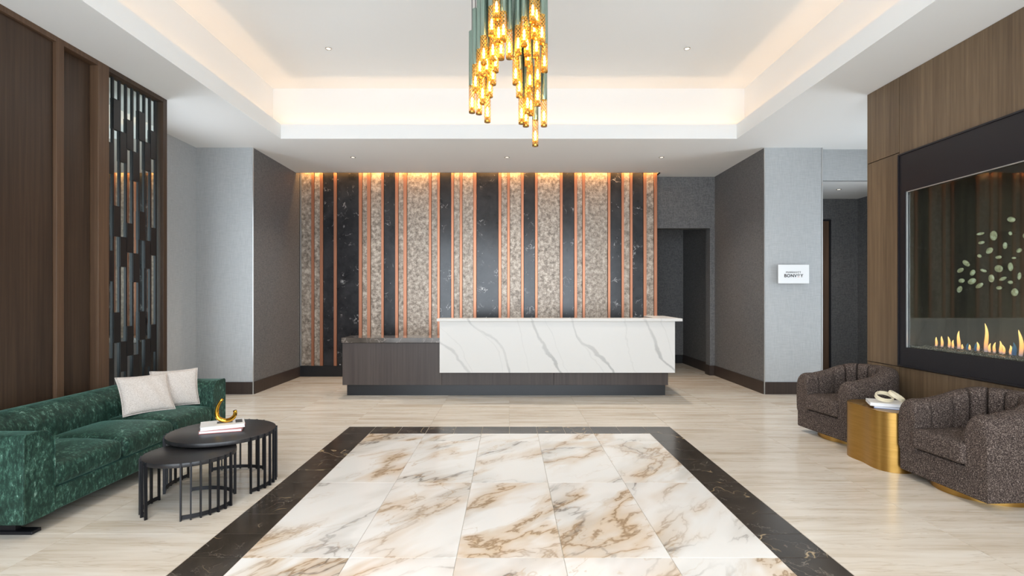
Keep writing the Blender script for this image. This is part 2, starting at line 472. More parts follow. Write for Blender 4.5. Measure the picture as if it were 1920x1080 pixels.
for y0, y1 in ((5.447, 5.752), (4.228, 5.447), (3.009, 4.228), (1.79, 3.009), (0.876, 1.79)):
    for k in range(5): lst.append((PX0+k*0.6096, PX0+(k+1)*0.6096, y0, y1))
tiles('marble_tile', 'gold_marble', lst)
lst = []
for k in range(-1, 11): lst.append((PX0+k*0.3048, PX0+(k+1)*0.3048, 5.752, 6.057))
for k in range(16):
    for x in (PX0-0.3048, PX1): lst.append((x, x+0.3048, 5.447-0.3048*(k), 5.752-0.3048*(k)))
tiles('border_tile', 'dark_marble', lst, 0.005)

# ------------------------------------------------------------------ ceiling: soffit, trough, raised tray
H = 3.76; HT = 4.56; LX = 3.28; LY0 = 0.6; LY1 = 7.63; TW = 0.2
ceil = struct(obj('ceiling', boxes(
    (-4.9, -LX-TW, -0.85, 9.72, H, H+0.02), (LX+TW, 6.6, -0.85, 9.72, H, H+0.02),
    (-LX-TW, LX+TW, -0.85, LY0-TW, H, H+0.02), (-LX-TW, LX+TW, LY1+TW, 9.72, H, H+0.02),
    (2.77, 6.6, 9.72, 10.1, H, H+0.02), (2.3, 4.2, 10.25, 12.2, 3.0, 3.05), (4.78, 6.5, 8.26, 9.9, 3.28, 3.32),
    (-4.2, 2.77, 9.70, 9.72, H, 3.98), (-4.2, 2.9, 9.70, 10.2, 3.98, 4.0), (2.77, 2.79, 9.7, 10.1, H, 3.98)), 'ceiling_paint'), 'pale grey plaster ceiling with a lit raised tray')
obj('tray_ceiling', B(-LX-TW-0.1, LX+TW+0.1, LY0-TW-0.1, LY1+TW+0.1, HT, HT+0.03), 'ceiling_paint', ceil)
obj('tray_side', boxes((-LX-TW-0.02, -LX-TW, LY0-TW, LY1+TW, H+0.02, HT), (LX+TW, LX+TW+0.02, LY0-TW, LY1+TW, H+0.02, HT),
    (-LX-TW, LX+TW, LY1+TW, LY1+TW+0.02, H+0.02, HT), (-LX-TW, LX+TW, LY0-TW-0.02, LY0-TW, H+0.02, HT)), 'ceiling_paint', ceil)
obj('trough_floor', boxes((-LX-TW, -LX-0.02, LY0-TW, LY1+TW, H, H+0.02), (LX+0.02, LX+TW, LY0-TW, LY1+TW, H, H+0.02),
    (-LX-0.02, LX+0.02, LY1+0.02, LY1+TW, H, H+0.02), (-LX-0.02, LX+0.02, LY0-TW, LY0-0.02, H, H+0.02)), 'ceiling_paint', ceil)
obj('fascia', boxes((-LX-0.02, -LX, LY0, LY1, H, 3.968), (LX, LX+0.02, LY0, LY1, H, 3.968),
    (-LX-0.02, LX+0.02, LY1, LY1+0.02, H, 3.968), (-LX-0.02, LX+0.02, LY0-0.02, LY0, H, 3.968)), 'ceiling_paint', ceil)

# ------------------------------------------------------------------ walls
wb = struct(obj('wall_back', boxes((-4.2, 2.77, 9.95, 10.25, 0, 3.98), (2.77, 3.81, 10.04, 10.25, 2.785, 3.98), (3.81, 4.1, 10.04, 10.25, 0, 3.98),
    (2.3, 4.2, 11.92, 12.05, 0, 3.0), (2.3, 2.4, 10.25, 11.92, 0, 3.0)), 'charcoal_paper'), 'charcoal papered end wall carrying the striped stone and copper panels')
rs = struct(obj('wall_reception', boxes((3.9, 4.05, 8.10, 10.04, 0, H), (3.92, 4.1, 10.25, 11.92, 0, 3.0)), 'charcoal_paper'), 'dark charcoal papered side wall beside the reception opening')
ls = struct(obj('wall_reception_left', B(-4.05, -3.9, 8.10, 9.95, 0, 3.98), 'charcoal_paper'), 'dark charcoal papered side wall beside the striped panels')
struct(obj('wall_column_left', boxes((-4.77, -3.9, 8.085, 8.10, 0, H), (-4.9, -4.77, 7.02, 8.1, 0, H), (-4.9, -4.77, 6.18, 7.02, 3.1, H), (-4.9, -4.77, 6.18, 7.02, 0, 0.4), (-4.9, -4.77, 6.0, 6.18, 0, H)), 'linen_paper'), 'pale linen papered wall beyond the slatted screen')
struct(obj('wall_column_right', boxes((3.9, 4.78, 8.085, 8.10, 0, H), (4.70, 4.78, 8.10, 9.8, 0, H)), 'linen_paper'), 'pale linen papered pier with the small white sign')
struct(obj('wall_passage', boxes((4.78, 6.5, 8.18, 8.26, 3.28, H), (6.39, 6.5, 7.4, 8.26, 0, H), (6.39, 6.5, 5.9, 6.1, 0, H), (6.39, 6.5, 6.1, 7.4, 0, 0.4), (6.39, 6.5, 6.1, 7.4, 3.1, H), (4.8, 6.5, 5.86, 5.97, 0, H)), 'linen_paper'), 'grey papered passage behind the white sign pier')
struct(obj('wall_passage_end', boxes((4.78, 6.5, 9.71, 9.85, 0, 3.28), (6.39, 6.5, 8.26, 9.71, 0, 3.28)), 'charcoal_paper'), 'dark grey papered end of the passage around the brown door')
for nm, b in (('trim_1', (-3.905, -3.892, 8.078, 8.092, 0, H)), ('trim_2', (3.892, 3.905, 8.078, 8.092, 0, H)),
              ('trim_3', (4.772, 4.785, 8.078, 8.092, 0, H)), ('trim_4', (-3.886, -3.872, 9.885, 9.93, 0.2, 3.9))):
    struct(obj(nm, B(*b), 'silver_trim'), 'thin silver metal edge strip on a papered wall corner')
# baseboards
struct(obj('baseboard_left', boxes((-4.77, -3.905, 8.07, 8.084, 0, 0.187), (-4.769, -4.755, 6.2, 8.07, 0, 0.187)), 'base_wood'), 'dark wood baseboard under the pale papered wall')
struct(obj('baseboard_reception_left', B(-3.899, -3.884, 8.095, 9.87, 0, 0.187), 'base_wood'), 'dark wood baseboard along the side wall near the desk')
struct(obj('baseboard_back', boxes((-3.884, 2.77, 9.87, 9.93, 0, 0.2), (2.4, 3.92, 11.9, 11.919, 0, 0.187)), 'plinth_black'), 'near black baseboard under the striped panels')
struct(obj('baseboard_right', boxes((3.905, 4.765, 8.07, 8.084, 0, 0.187), (3.884, 3.899, 8.095, 10.02, 0, 0.187), (3.795, 3.899, 10.02, 10.039, 0, 0.187),
    (3.795, 3.809, 10.039, 10.26, 0, 0.187), (3.90, 3.919, 10.26, 11.9, 0, 0.187)), 'base_wood'), 'dark wood baseboard beside the reception opening')
struct(obj('baseboard_passage', B(5.9, 6.38, 9.695, 9.709, 0, 0.187), 'base_wood'), 'dark wood baseboard at the end of the passage')
# window front behind the camera
wf = struct(obj('wall_front', boxes((-4.9, -3.95, -0.85, -0.75, 0, H), (3.95, 4.9, -0.85, -0.75, 0, H), (-3.95, 3.95, -0.85, -0.75, 3.6, H), (-3.95, 3.95, -0.85, -0.75, 0, 0.1)), 'ceiling_paint'))
wn = struct(obj('window_1', boxes(*[(x-0.03, x+0.03, -0.83, -0.77, 0.1, 3.6) for x in (-3.9, -2.6, -1.3, 0, 1.3, 2.6, 3.9)], (-3.95, 3.95, -0.83, -0.77, 2.5, 2.56)), 'mullion'))
wl2 = struct(obj('window_added_left', boxes((-4.86, -4.81, 6.18, 6.22, 0.4, 3.1), (-4.86, -4.81, 6.98, 7.02, 0.4, 3.1), (-4.86, -4.81, 6.22, 6.98, 2.3, 2.34)), 'mullion'))  # added out of view, lets daylight reach the left soffit and far floor
wr2 = struct(obj('window_added_right', boxes((6.42, 6.47, 6.1, 6.14, 0.4, 3.1), (6.42, 6.47, 7.36, 7.4, 0.4, 3.1), (6.42, 6.47, 6.73, 6.77, 0.4, 3.1)), 'mullion'))  # likewise an unseen addition for daylight, on the fireplace side
# door in the passage
dr = struct(obj('door_1', B(4.95, 5.85, 9.69, 9.708, 0.01, 2.87), 'door_wood'), 'brown wooden door with a black frame in the passage')
obj('door_frame', boxes((5.85, 5.885, 9.68, 9.709, 0, 2.9), (4.9, 5.85, 9.68, 9.709, 2.87, 2.9), (4.9, 4.95, 9.68, 9.709, 0, 2.87)), 'black_frame', dr)

# striped feature: pearl (m), copper (c), black stone (b) strips, each its own piece
SPEC = "m-3.87 c-3.681 m-3.632 c-3.522 b-3.462 c-3.264 b-3.204 c-2.796 m-2.736 c-2.642 m-2.577 c-2.378 b-2.328 c-2.119 m-2.06 c-1.965 m-1.9 c-1.492 m-1.443 c-1.333 b-1.284 c-1.075 m-1.025 c-0.915 m-0.866 c-0.662 b-0.602 c-0.194 m-0.139 c-0.03 m0.02 c0.229 b0.279 c0.488 m0.537 c0.955 b1.005 c1.219 m1.274 c1.373 m1.423 c1.846 b1.895 c2.099 m2.149 c2.259 b2.308 c2.507 m2.567 c2.706 m2.766".split()
for a, b in zip(SPEC, SPEC[1:]):
    k, x0, x1 = a[0], float(a[1:]), float(b[1:]); zc = 2.03
    nm, mt, y0 = {'m': ('pearl_panel', 'pearl_panel', 9.90), 'c': ('copper_strip', 'copper', 9.872), 'b': ('stone_panel', 'black_stone', 9.892)}[k]
    hw = (x1-x0)/2-0.002
    o = obj(nm, B(-hw, hw, y0-9.9, 0.045, -1.83, 1.87, bev=0.002), mt, wb, local=True); o.location = ((x0+x1)/2, 9.9, zc)

# left panelled wall
XW = -3.95
wl = struct(obj('wall_left', boxes((-4.77, XW-0.12, -0.75, 6.13, 0, H)), 'walnut_dark'), 'dark walnut panelled wall behind the green sofa')
for y0, y1, rec in ((2.9, 3.93, 0.03), (3.99, 4.625, 0.03), (4.72, 5.09, 0.075)):
    obj('wall_panel', B(XW-0.12, XW-rec, y0, y1, 0.0, H-0.05, bev=0.002), 'walnut_dark', wl)
for y0, y1 in ((3.93, 3.99), (4.63, 4.71), (5.10, 5.24)):
    obj('stile', B(XW-0.12, XW, y0, y1, 0, H-0.001, bev=0.002), 'walnut_stile', wl)
for y0, y1 in ((3.99, 4.63), (4.71, 5.10)):
    obj('top_rail', B(XW-0.12, XW, y0, y1, H-0.05, H-0.001, bev=0.002), 'walnut_stile', wl)
obj('wall_panel', B(XW-0.12, XW-0.03, -0.75, 2.88, 0, H-0.05, bev=0.002), 'walnut_dark', wl)
# slatted mirror screen
scr = thing('slatted_screen', 'tall black slatted screen of staggered blocks over mirror glass in walnut frame', 'screen', (XW-0.05, 5.7, 0))
obj('mirror', B(XW-0.06, XW-0.055, 5.25, 6.06, 0.02, H-0.04), 'mirror', scr)
obj('frame_jamb', B(XW-0.119, XW, 6.06, 6.13, 0, H-0.001, bev=0.003), 'walnut_dark', scr)
obj('frame_rail', B(XW-0.119, XW, 5.245, 6.06, H-0.05, H-0.001, bev=0.003), 'walnut_dark', scr)
P0 = 5.262; DP = 0.0925
TOPS = (3.03, 3.49, 3.185, 3.34)
bar = None; blk = None
for i in range(9):
    yb = P0+i*DP
    if bar is None:
        bar = obj('bar', B(-0.0045, 0.0065, -0.011, 0.011, 0.02, H-0.06), 'screen_black', scr, local=True).data
        ob = [o for o in bpy.data.objects if o.data == bar][0]
    else:
        ob = bpy.data.objects.new('bar', bar); COL.objects.link(ob); ob.parent = scr
    ob.location = (0.0, yb-5.7, 0)
    if i == 8: break
    for k in range(-1, 4):
        zt = TOPS[i % 4]-1.083*k; zb = zt-0.308
        if zb > H-0.1 or zt < 0.1: continue
        zt = min(zt, H-0.06); zb = max(zb, 0.02)
        obj('block', B(XW-0.0545, XW-0.036, yb-0.006, yb+DP-0.012, zb, zt), 'screen_black', scr)

# right panelled wall with the fireplace opening
XR = 4.04
wr = struct(obj('wall_right', boxes((XR+0.02, 4.8, 5.50, 5.97, 0, H), (XR+0.02, 4.8, -0.75, 2.85, 0, H), (XR+0.02, 4.8, 2.85, 5.5, 2.95, H), (XR+0.02, 4.8, 2.85, 5.5, 0, 0.77), (4.6, 4.8, 2.85, 5.5, 0.77, 2.95)), 'walnut_dark'), 'warm brown wood panelled wall around the fireplace')
G = 0.004
for y0, y1, z0, z1 in ((5.49, 5.975, 2.979, H-0.002), (5.49, 5.975, 0.765, 2.975-G), (5.49, 5.975, 0, 0.761-G), (2.85, 5.486-G, 2.956, H-0.002), (2.85, 5.486-G, 0, 0.764-G),
                       (0.3, 2.846, 0, H-0.002), (-0.74, 0.296, 0, H-0.002)):
    obj('wall_panel', B(XR, XR+0.02, y0, y1, z0, z1, bev=0.0015), 'walnut_warm', wr)
obj('wall_panel', B(XR+0.004, 4.8, 5.97, 5.978, 0, H-0.002), 'walnut_warm', wr)

# ------------------------------------------------------------------ fireplace
fp = thing('fireplace', 'long glass fronted gas fireplace with wide black frame in the wood wall', 'fireplace', (XR+0.2, 4.2, 0.77))
FY0, FY1, GZ0, GZ1, GY1, GY0 = 2.87, 5.482, 0.97, 2.552, 5.385, 2.97
obj('frame', boxes((XR-0.012, XR+0.03, FY0, FY1, GZ1, 2.95), (XR-0.012, XR+0.03, FY0, FY1, 0.772, GZ0), (XR-0.012, XR+0.03, GY1, FY1, GZ0, GZ1), (XR-0.012, XR+0.03, FY0, GY0, GZ0, GZ1)), 'black_frame', fp)
obj('frame_lip', boxes((XR-0.022, XR-0.012, FY0, FY1, 2.935, 2.95), (XR-0.022, XR-0.012, FY0, FY1, 0.772, 0.787), (XR-0.022, XR-0.012, FY1-0.015, FY1, 0.787, 2.935)), 'black_frame', fp)
obj('glass_bead', boxes((XR-0.004, XR+0.01, GY0, GY1, GZ1-0.008, GZ1), (XR-0.004, XR+0.01, GY1-0.006, GY1, GZ0, GZ1)), 'silver_trim', fp)
obj('firebox', boxes((4.44, 4.46, GY0, GY1, GZ0-0.1, GZ1+0.1), (XR+0.03, 4.44, GY1, GY1+0.01, GZ0-0.1, GZ1+0.1), (XR+0.03, 4.44, GY0-0.01, GY0, GZ0-0.1, GZ1+0.1),
    (XR+0.03, 4.44, GY0, GY1, GZ1+0.08, GZ1+0.1), (XR+0.03, 4.44, GY0, GY1, GZ0-0.1, GZ0-0.08)), 'firebox_metal', fp)
bm = B(XR+0.035, 4.435, GY0+0.01, GY1-0.01, GZ0-0.08, GZ0+0.02)
bed = obj('burner_bed', bm, 'fire_glass', fp)
bm = bmesh.new()
for i in range(900):
    y = random.uniform(GY0+0.1, GY1-0.05); x = random.uniform(XR+0.05, 4.42); s = random.uniform(0.006, 0.016)
    r = bmesh.ops.create_icosphere(bm, subdivisions=1, radius=s)
    for v in r['verts']: v.co = Vector((x+v.co.x*random.uniform(0.7, 1.3), y+v.co.y, GZ0+0.02+v.co.z*0.7))
ch = obj('fire_glass', bm, 'fire_glass', fp); ch['kind'] = 'stuff'
obj('glass_pane', B(XR+0.012, XR+0.016, GY0, GY1-0.001, GZ0, GZ1), 'clear_pane', fp)
FL = [(5.226, 0.079, 0), (5.156, 0.091, 0), (5.073, 0.094, 0), (5.038, 0.068, 0), (4.968, 0.146, 0), (4.929, 0.04, 0), (4.886, 0.053, 1), (4.858, 0.045, 0), (4.798, 0.064, 1), (4.761, 0.072, 0), (4.69, 0.22, 0), (4.66, 0.07, 0), (4.613, 0.08, 0), (4.55, 0.095, 0), (4.514, 0.068, 0), (4.462, 0.07, 0), (4.438, 0.067, 1), (4.415, 0.093, 1), (4.361, 0.186, 0), (4.30, 0.09, 0), (4.22, 0.12, 0), (4.12, 0.08, 0), (4.03, 0.17, 0), (3.92, 0.09, 0), (3.8, 0.13, 0), (3.66, 0.1, 0), (3.5, 0.16, 0), (3.35, 0.09, 0)]
for y, h, k in FL:
    w = min(0.024, 0.012+h*0.07); ph = random.uniform(0, 6); amp = 0.012+h*0.10
    pts = [(4.22+0.01*math.sin(ph+2*t), y+amp*math.sin(ph+3.2*t)*t, GZ0+0.025+h*1.15*t) for t in [q/10 for q in range(11)]]
    rad = [max(0.0015, w*(0.55+0.9*t-0.2*t*t)*(1-t)**0.7) for t in [q/10 for q in range(11)]]
    obj('flame', tube(bmesh.new(), pts, rad, 10, flat=0.8), 'flame_blue' if k else 'flame_orange', fp, smooth=True)
sp = thing('stone_sculpture', 'scatter of pale oval stones pinned behind the fireplace glass', 'sculpture', (4.42, 4.85, 1.8))
STN = [(4.632, 2.158, 0.037, 0.025, 0), (4.936, 2.07, 0.039, 0.015, 8), (4.801, 2.037, 0.042, 0.039, -30), (4.924, 1.986, 0.029, 0.017, 10), (4.69, 1.936, 0.022, 0.027, 10), (4.842, 1.904, 0.041, 0.024, 15), (4.945, 1.864, 0.021, 0.017, 0), (4.753, 1.838, 0.026, 0.019, 0), (5.088, 1.805, 0.041, 0.027, -25), (5.153, 1.741, 0.043, 0.019, 15), (5.018, 1.711, 0.029, 0.027, 0), (4.903, 1.725, 0.031, 0.016, -20), (4.751, 1.735, 0.036, 0.037, -15), (4.638, 1.745, 0.025, 0.036, -10), (4.608, 1.82, 0.017, 0.011, 0), (5.141, 1.639, 0.039, 0.019, 5), (5.025, 1.63, 0.044, 0.029, 0), (4.945, 1.587, 0.041, 0.022, 35), (4.823, 1.65, 0.032, 0.032, 0), (4.711, 1.643, 0.036, 0.016, 10), (5.163, 1.556, 0.03, 0.031, -20), (4.747, 1.563, 0.024, 0.019, 0), (4.64, 1.61, 0.023, 0.016, 10), (4.6, 1.522, 0.029, 0.039, -35), (4.56, 1.881, 0.023, 0.02, 0), (4.558, 1.661, 0.015, 0.032, 0), (4.64, 2.038, 0.014, 0.017, 0), (4.5, 2.0, 0.03, 0.025, 10), (4.45, 1.75, 0.035, 0.025, -10), (4.42, 1.9, 0.025, 0.03, 0), (4.47, 1.58, 0.03, 0.02, 20)]
for y, z, a, b, r in STN:
    bm = bmesh.new(); bmesh.ops.create_uvsphere(bm, u_segments=14, v_segments=8, radius=1)
    ca, sa = math.cos(math.radians(r)), math.sin(math.radians(r))
    for v in bm.verts:
        t = 1+0.14*math.sin(2*math.atan2(v.co.z, v.co.y)+y*40)
        yy, zz = v.co.y*a*t, v.co.z*b*t
        v.co = Vector((4.39+v.co.x*0.012, y-(yy*ca-zz*sa), z+yy*sa+zz*ca))
    st = obj('stone', bm, 'agate', sp, smooth=True)
    obj('pin', tube(bmesh.new(), [(4.395, y, z), (4.441, y, z)], 0.003, 6), 'chrome', st)

# ------------------------------------------------------------------ reception desk
dk = thing('reception_desk', 'long reception desk with white veined marble front and low dark wood end', 'reception desk', (0, 8.2, 0))
obj('kick_plinth', B(-2.44, 2.36, 8.0, 8.75, 0, 0.168), 'plinth_black', dk)
for x0, x1 in ((-2.485, -1.002), (-0.998, 0.672), (0.676, 2.38)):
    obj('base_panel', B(x0, x1, 7.92, 7.94, 0.167, 0.795 if x0 < -1.5 else 0.50, bev=0.0015), 'desk_wood', dk)
obj('cabinet_body', boxes((-2.48, -1.01, 7.94, 8.38, 0.168, 0.79), (-1.01, 2.37, 7.94, 8.3, 0.168, 1.12), (2.1, 2.37, 8.3, 8.85, 0.168, 1.12)), 'desk_wood', dk)
obj('low_top', B(-2.495, -1.014, 7.90, 8.40, 0.80, 0.873, bev=0.002), 'brown_marble', dk)
obj('marble_front', B(-1.012, 2.43, 7.75, 7.92, 0.374, 1.127, bev=0.002), 'desk_marble', dk)
obj('counter_top', prism([(-1.05, 7.72), (2.53, 7.72), (2.60, 8.92), (2.27, 8.92), (2.2, 8.05), (-1.05, 8.05)], 1.128, 1.168, 0.002, 1), 'desk_marble', dk)
# sign on the pier
sg = thing('wall_sign', 'small white sign plate with dark lettering on the grey pier', 'sign', (4.317, 8.06, 1.83))
obj('sign_plate', B(4.083, 4.551, 8.03, 8.05, 1.687, 1.972, bev=0.003), 'white_plastic', sg)
obj('sign_standoff', B(4.11, 4.525, 8.05, 8.084, 1.71, 1.95), 'black_frame', sg)
def text(s, x, z, size, name, mat='black_ink', sx=1.0, off=0.0):
    cu = bpy.data.curves.new('lettering', 'FONT'); cu.body = s; cu.size = size; cu.align_x = 'CENTER'; cu.extrude = 0.001; cu.offset = off; cu.space_character = 1.08
    t = bpy.data.objects.new('lettering', cu); COL.objects.link(t)
    bpy.context.view_layer.update()
    me = bpy.data.meshes.new_from_object(t.evaluated_get(bpy.context.evaluated_depsgraph_get()))
    bpy.data.objects.remove(t); bm = bmesh.new(); bm.from_mesh(me); bpy.data.meshes.remove(me)
    for v in bm.verts: v.co = Vector((x+v.co.x*sx, 8.0285-v.co.z, z+v.co.y))
    obj(name, bm, mat, sg)
text('MARRIOTT', 4.311, 1.845, 0.036, 'lettering', sx=1.22)
text('BONV', 4.266, 1.783, 0.066, 'lettering', off=0.0012)
text('O', 4.387, 1.801, 0.044, 'lettering', off=0.001)
text('Y', 4.437, 1.783, 0.066, 'lettering', off=0.0012)
obj('lettering_bar', B(4.372, 4.402, 8.0275, 8.0295, 1.784, 1.789), 'coral_ink', sg)

# ------------------------------------------------------------------ recessed downlights
DL = [(-2.234, 6.57, HT, 'recessed downlight in the raised tray on the sofa side'), (2.21, 6.57, HT, 'recessed downlight in the raised tray on the fireplace side'),
      (-2.54, 8.644, H, 'recessed downlight in the soffit over the low end of the desk'), (-0.03, 8.644, H, 'recessed downlight in the soffit over the middle of the desk'),
      (2.49, 8.644, H, 'recessed downlight in the soffit by the reception opening'), (5.51, 8.85, 3.28, 'recessed downlight in the low passage ceiling'),
      (-2.234, 1.66, HT, 'added out-of-view downlight in the raised tray above the near end of the sofa'), (2.21, 1.66, HT, 'added out-of-view downlight in the raised tray above the near chair')]  # last two are unseen, added to put more light on the floor
for x, y, z, lb in DL:
    d = thing('downlight', 'small '+lb, 'downlight', (x, y, z), group='recessed ceiling downlights')
    bm = bmesh.new(); n = 24
    ra = [bm.verts.new((x+0.042*math.cos(2*PI*i/n), y+0.042*math.sin(2*PI*i/n), z-0.001)) for i in range(n)]
    rb = [bm.verts.new((x+0.034*math.cos(2*PI*i/n), y+0.034*math.sin(2*PI*i/n), z-0.006)) for i in range(n)]
    rc = [bm.verts.new((x+0.026*math.cos(2*PI*i/n), y+0.026*math.sin(2*PI*i/n), z-0.002)) for i in range(n)]
    for p, q in ((ra, rb), (rb, rc)):
        for i in range(n): bm.faces.new((p[i], p[(i+1) % n], q[(i+1) % n], q[i]))
    obj('trim_ring', bm, 'chrome', d)
    obj('lens', prism(circ(x, y, 0.026, 20), z-0.003, z-0.0015), 'lamp_glow', d)
    l = bpy.data.lights.new('downlight_beam', 'SPOT'); l.energy = 120 if z > 3.5 else 18; l.spot_size = 2.0; l.spot_blend = 1.0; l.color = (1, 0.9, 0.79); l.shadow_soft_size = 0.03
    lo = bpy.data.objects.new('downlight_beam', l); lo.location = (0, 0, -0.01); COL.objects.link(lo); lo.parent = d

# ------------------------------------------------------------------ chandelier
TB = [(-0.088, 3.793, 3.468), (-0.124, 3.858, 3.378), (-0.075, 3.903, 3.341), (-0.058, 3.955, 3.249), (0.004, 3.946, 3.251), (0.069, 3.93, 3.275), (-0.039, 3.859, 3.34), (-0.187, 3.958, 3.213), (-0.119, 3.946, 3.235), (-0.167, 4.011, 3.155), (-0.101, 3.997, 3.173), (-0.22, 4.025, 3.145), (-0.122, 4.048, 3.097), (-0.256, 4.074, 3.051), (-0.148, 4.099, 3.022), (-0.204, 4.115, 2.975), (-0.288, 4.153, 2.92), (-0.234, 4.162, 2.912), (-0.169, 4.188, 2.858), (0.171, 3.784, 3.44), (0.2, 3.83, 3.43), (0.187, 3.883, 3.375), (0.113, 3.884, 3.315), (0.243, 3.889, 3.335), (0.137, 3.935, 3.267), (0.206, 3.942, 3.257), (0.144, 3.989, 3.214), (0.269, 3.997, 3.173), (0.053, 4.044, 3.099), (0.22, 4.048, 3.093), (0.162, 4.068, 3.06), (0.081, 4.093, 3.02), (0.224, 4.125, 2.966), (0.146, 4.134, 2.907), (0.101, 4.178, 2.842), (0.136, 4.223, 2.835), (0.279, 4.205, 2.83), (0.214, 4.28, 2.695), (0.172, 4.182, 2.911)]
cd = thing('chandelier', 'cluster chandelier of sage green tubes with glowing gold lattice ends', 'chandelier', (0, 4.02, 3.0))
obj('ceiling_plate', prism(circ(0, 4.02, 0.42, 48), HT-0.03, HT-0.001, 0.004), 'brass', cd, auto=0.6)
R = 0.0255; LAT = 0.20; TL = 0.64
me_tube = me_lat = me_cap = me_bulb = None
def lattice():
    bm = bmesh.new()
    for sgn in (1, -1):
        for k in range(8):
            pts = []
            for i in range(15):
                a = 2*PI*k/8+sgn*i/14*2*PI*0.9; pts.append((R*math.cos(a), R*math.sin(a), 0.012+LAT*i/14))
            for p, q in zip(pts, pts[1:]):
                p, q = Vector(p), Vector(q); d = (q-p).normalized(); n = Vector((p.x, p.y, 0)).normalized(); s = d.cross(n)*0.0023
                vs = [bm.verts.new(w) for w in (p+s, q+s, q-s, p-s)]; bm.faces.new(vs)
    return bm
for x, y, z in TB:
    P = Vector((x, y, z))-Vector(cd.location)
    if me_tube is None:
        t = obj('tube', lathe([(R*0.97, LAT+0.012), (R, LAT+0.015), (R, TL-0.004), (R*0.9, TL)], 20), 'sage_metal', cd, local=True, auto=0.6)
        l = obj('lattice_shade', lattice(), 'lattice_gold', t, local=True)
        c = obj('end_cap', lathe([(0.016, 0.0), (R*0.96, 0.002), (R, 0.012), (R*0.95, 0.014), (0.013, 0.015), (0.012, 0.045)], 20), 'brass', t, local=True, auto=0.6)
        u = obj('bulb', lathe([(0.004, 0.045), (0.008, 0.055), (0.009, 0.085), (0.007, 0.115), (0.003, 0.125)], 12), 'bulb_glow', t, local=True, smooth=True)
        me_tube, me_lat, me_cap, me_bulb = t.data, l.data, c.data, u.data
    else:
        t = bpy.data.objects.new('tube', me_tube); COL.objects.link(t); t.parent = cd
        for nm, me in (('lattice_shade', me_lat), ('end_cap', me_cap), ('bulb', me_bulb)):
            o = bpy.data.objects.new(nm, me); COL.objects.link(o); o.parent = t
    t.location = P
    obj('suspension_rod', tube(bmesh.new(), [(0, 0, TL), (0, 0, HT-0.03-z)], 0.003, 6), 'black_metal', t, local=True)

# ------------------------------------------------------------------ green sofa
SX, SB, SY0, SY1 = -2.93, -3.87, 3.20, 5.47
sf = thing('sofa', 'long green crushed velvet sofa with low rounded arms', 'sofa', ((SX+SB)/2, (SY0+SY1)/2, 0))
path, S = upath(SX, SB, SY0, SY1, 0.36)
def sofa_prof(s):
    a = min(s, S-s); k = smooth01((a-0.55)/0.5); w = 0.22+0.13*k; top = 0.642+0.004*k; zb = 0.10; ro = 0.022+0.125*k
    q = (s/0.125) % 1.0; g = -0.006*math.exp(-(min(q, 1-q)*0.125/0.010)**2)*smooth01((a-0.25)/0.1)
    rr = min(0.115+0.06*k, w-0.05)
    pts = [(0.004, zb), (0, zb+0.01), (0, 0.35)]+[(ro-ro*math.cos(PI/2*i/6), top-ro+ro*math.sin(PI/2*i/6)) for i in range(7)]
    for i in range(9):
        t = PI/2*i/8; pts.append((w-rr+(rr+g)*math.sin(t), top-rr+(rr+g*0.8)*math.cos(t)))
    pts += [(w+g, 0.45), (w+g*0.8, 0.36), (w, 0.26), (w, zb)]
    return pts
obj('back_and_arms', sweep(path, sofa_prof), 'green_velvet', sf, auto=0.9)
for e in (0, -1):
    x, y, nx, ny, s = path[e]
    pts = [(x+0.002, y+ny*u, z) for u, z in sofa_prof(s)][1:-1]
    obj('piping', tube(bmesh.new(), pts, 0.005, 6), 'green_velvet', sf, smooth=True)
obj('seat_base', B(SB+0.06, SX-0.004, SY0+0.03, SY1-0.03, 0.101, 0.245, bev=0.006), 'green_velvet', sf)
for k in range(3):
    y0 = SY0+0.222+k*0.609
    obj('seat_cushion', rbox((-3.56+SX+0.01)/2, y0+0.3035, 0.325, (SX+0.01+3.56)/2, 0.303, 0.078, 0.05, 0.035), 'green_velvet', sf, smooth=True)
for y in (SY0+0.13, SY1-0.13):
    ft = obj('sled_foot', B(SB+0.05, SX-0.035, y-0.035, y+0.035, 0, 0.022, bev=0.003), 'black_metal', sf)
    obj('foot_stem', B(SB+0.2, SX-0.15, y-0.02, y+0.02, 0.022, 0.101), 'black_metal', ft)
# pillows
def pillow(loc, wdir, lean, w, h, th, label):
    a = math.atan2(wdir[1], wdir[0])
    bm = bmesh.new(); n = 26; gs = []
    for s in (1, -1):
        g = []
        for i in range(n+1):
            row = []
            for j in range(n+1):
                u, v = -1+2*i/n, -1+2*j/n
                e = (max(0, 1-u*u)**0.42)*(max(0, 1-v*v)**0.42)
                wr = 0.004*math.sin(9*u+4*v)*e
                row.append(bm.verts.new((w/2*u*(1-0.07*(1-v*v)), -s*(th/2*e+wr), h/2*v*(1-0.07*(1-u*u)))))
            g.append(row)
        for i in range(n):
            for j in range(n): bm.faces.new((g[i][j], g[i+1][j], g[i+1][j+1], g[i][j+1]))
        gs.append(g)
    bmesh.ops.remove_doubles(bm, verts=bm.verts, dist=1e-5)
    t = thing('throw_pillow', label, 'pillow', loc, group='linen throw pillows')
    rim = [(w/2*u*(1-0.07*(1-v*v)), 0, h/2*v*(1-0.07*(1-u*u))) for u, v in
           [(-1+2*i/20, -1) for i in range(20)]+[(1, -1+2*i/20) for i in range(20)]+[(1-2*i/20, 1) for i in range(20)]+[(-1, 1-2*i/20) for i in range(20)]]
    obj('cover', bm, 'pillow_linen', t, smooth=True, local=True)
    obj('piping', tube(bmesh.new(), rim, 0.005, 6, closed=True), 'pillow_linen', t, smooth=True, local=True)
    t.rotation_euler = (-lean, 0, a)
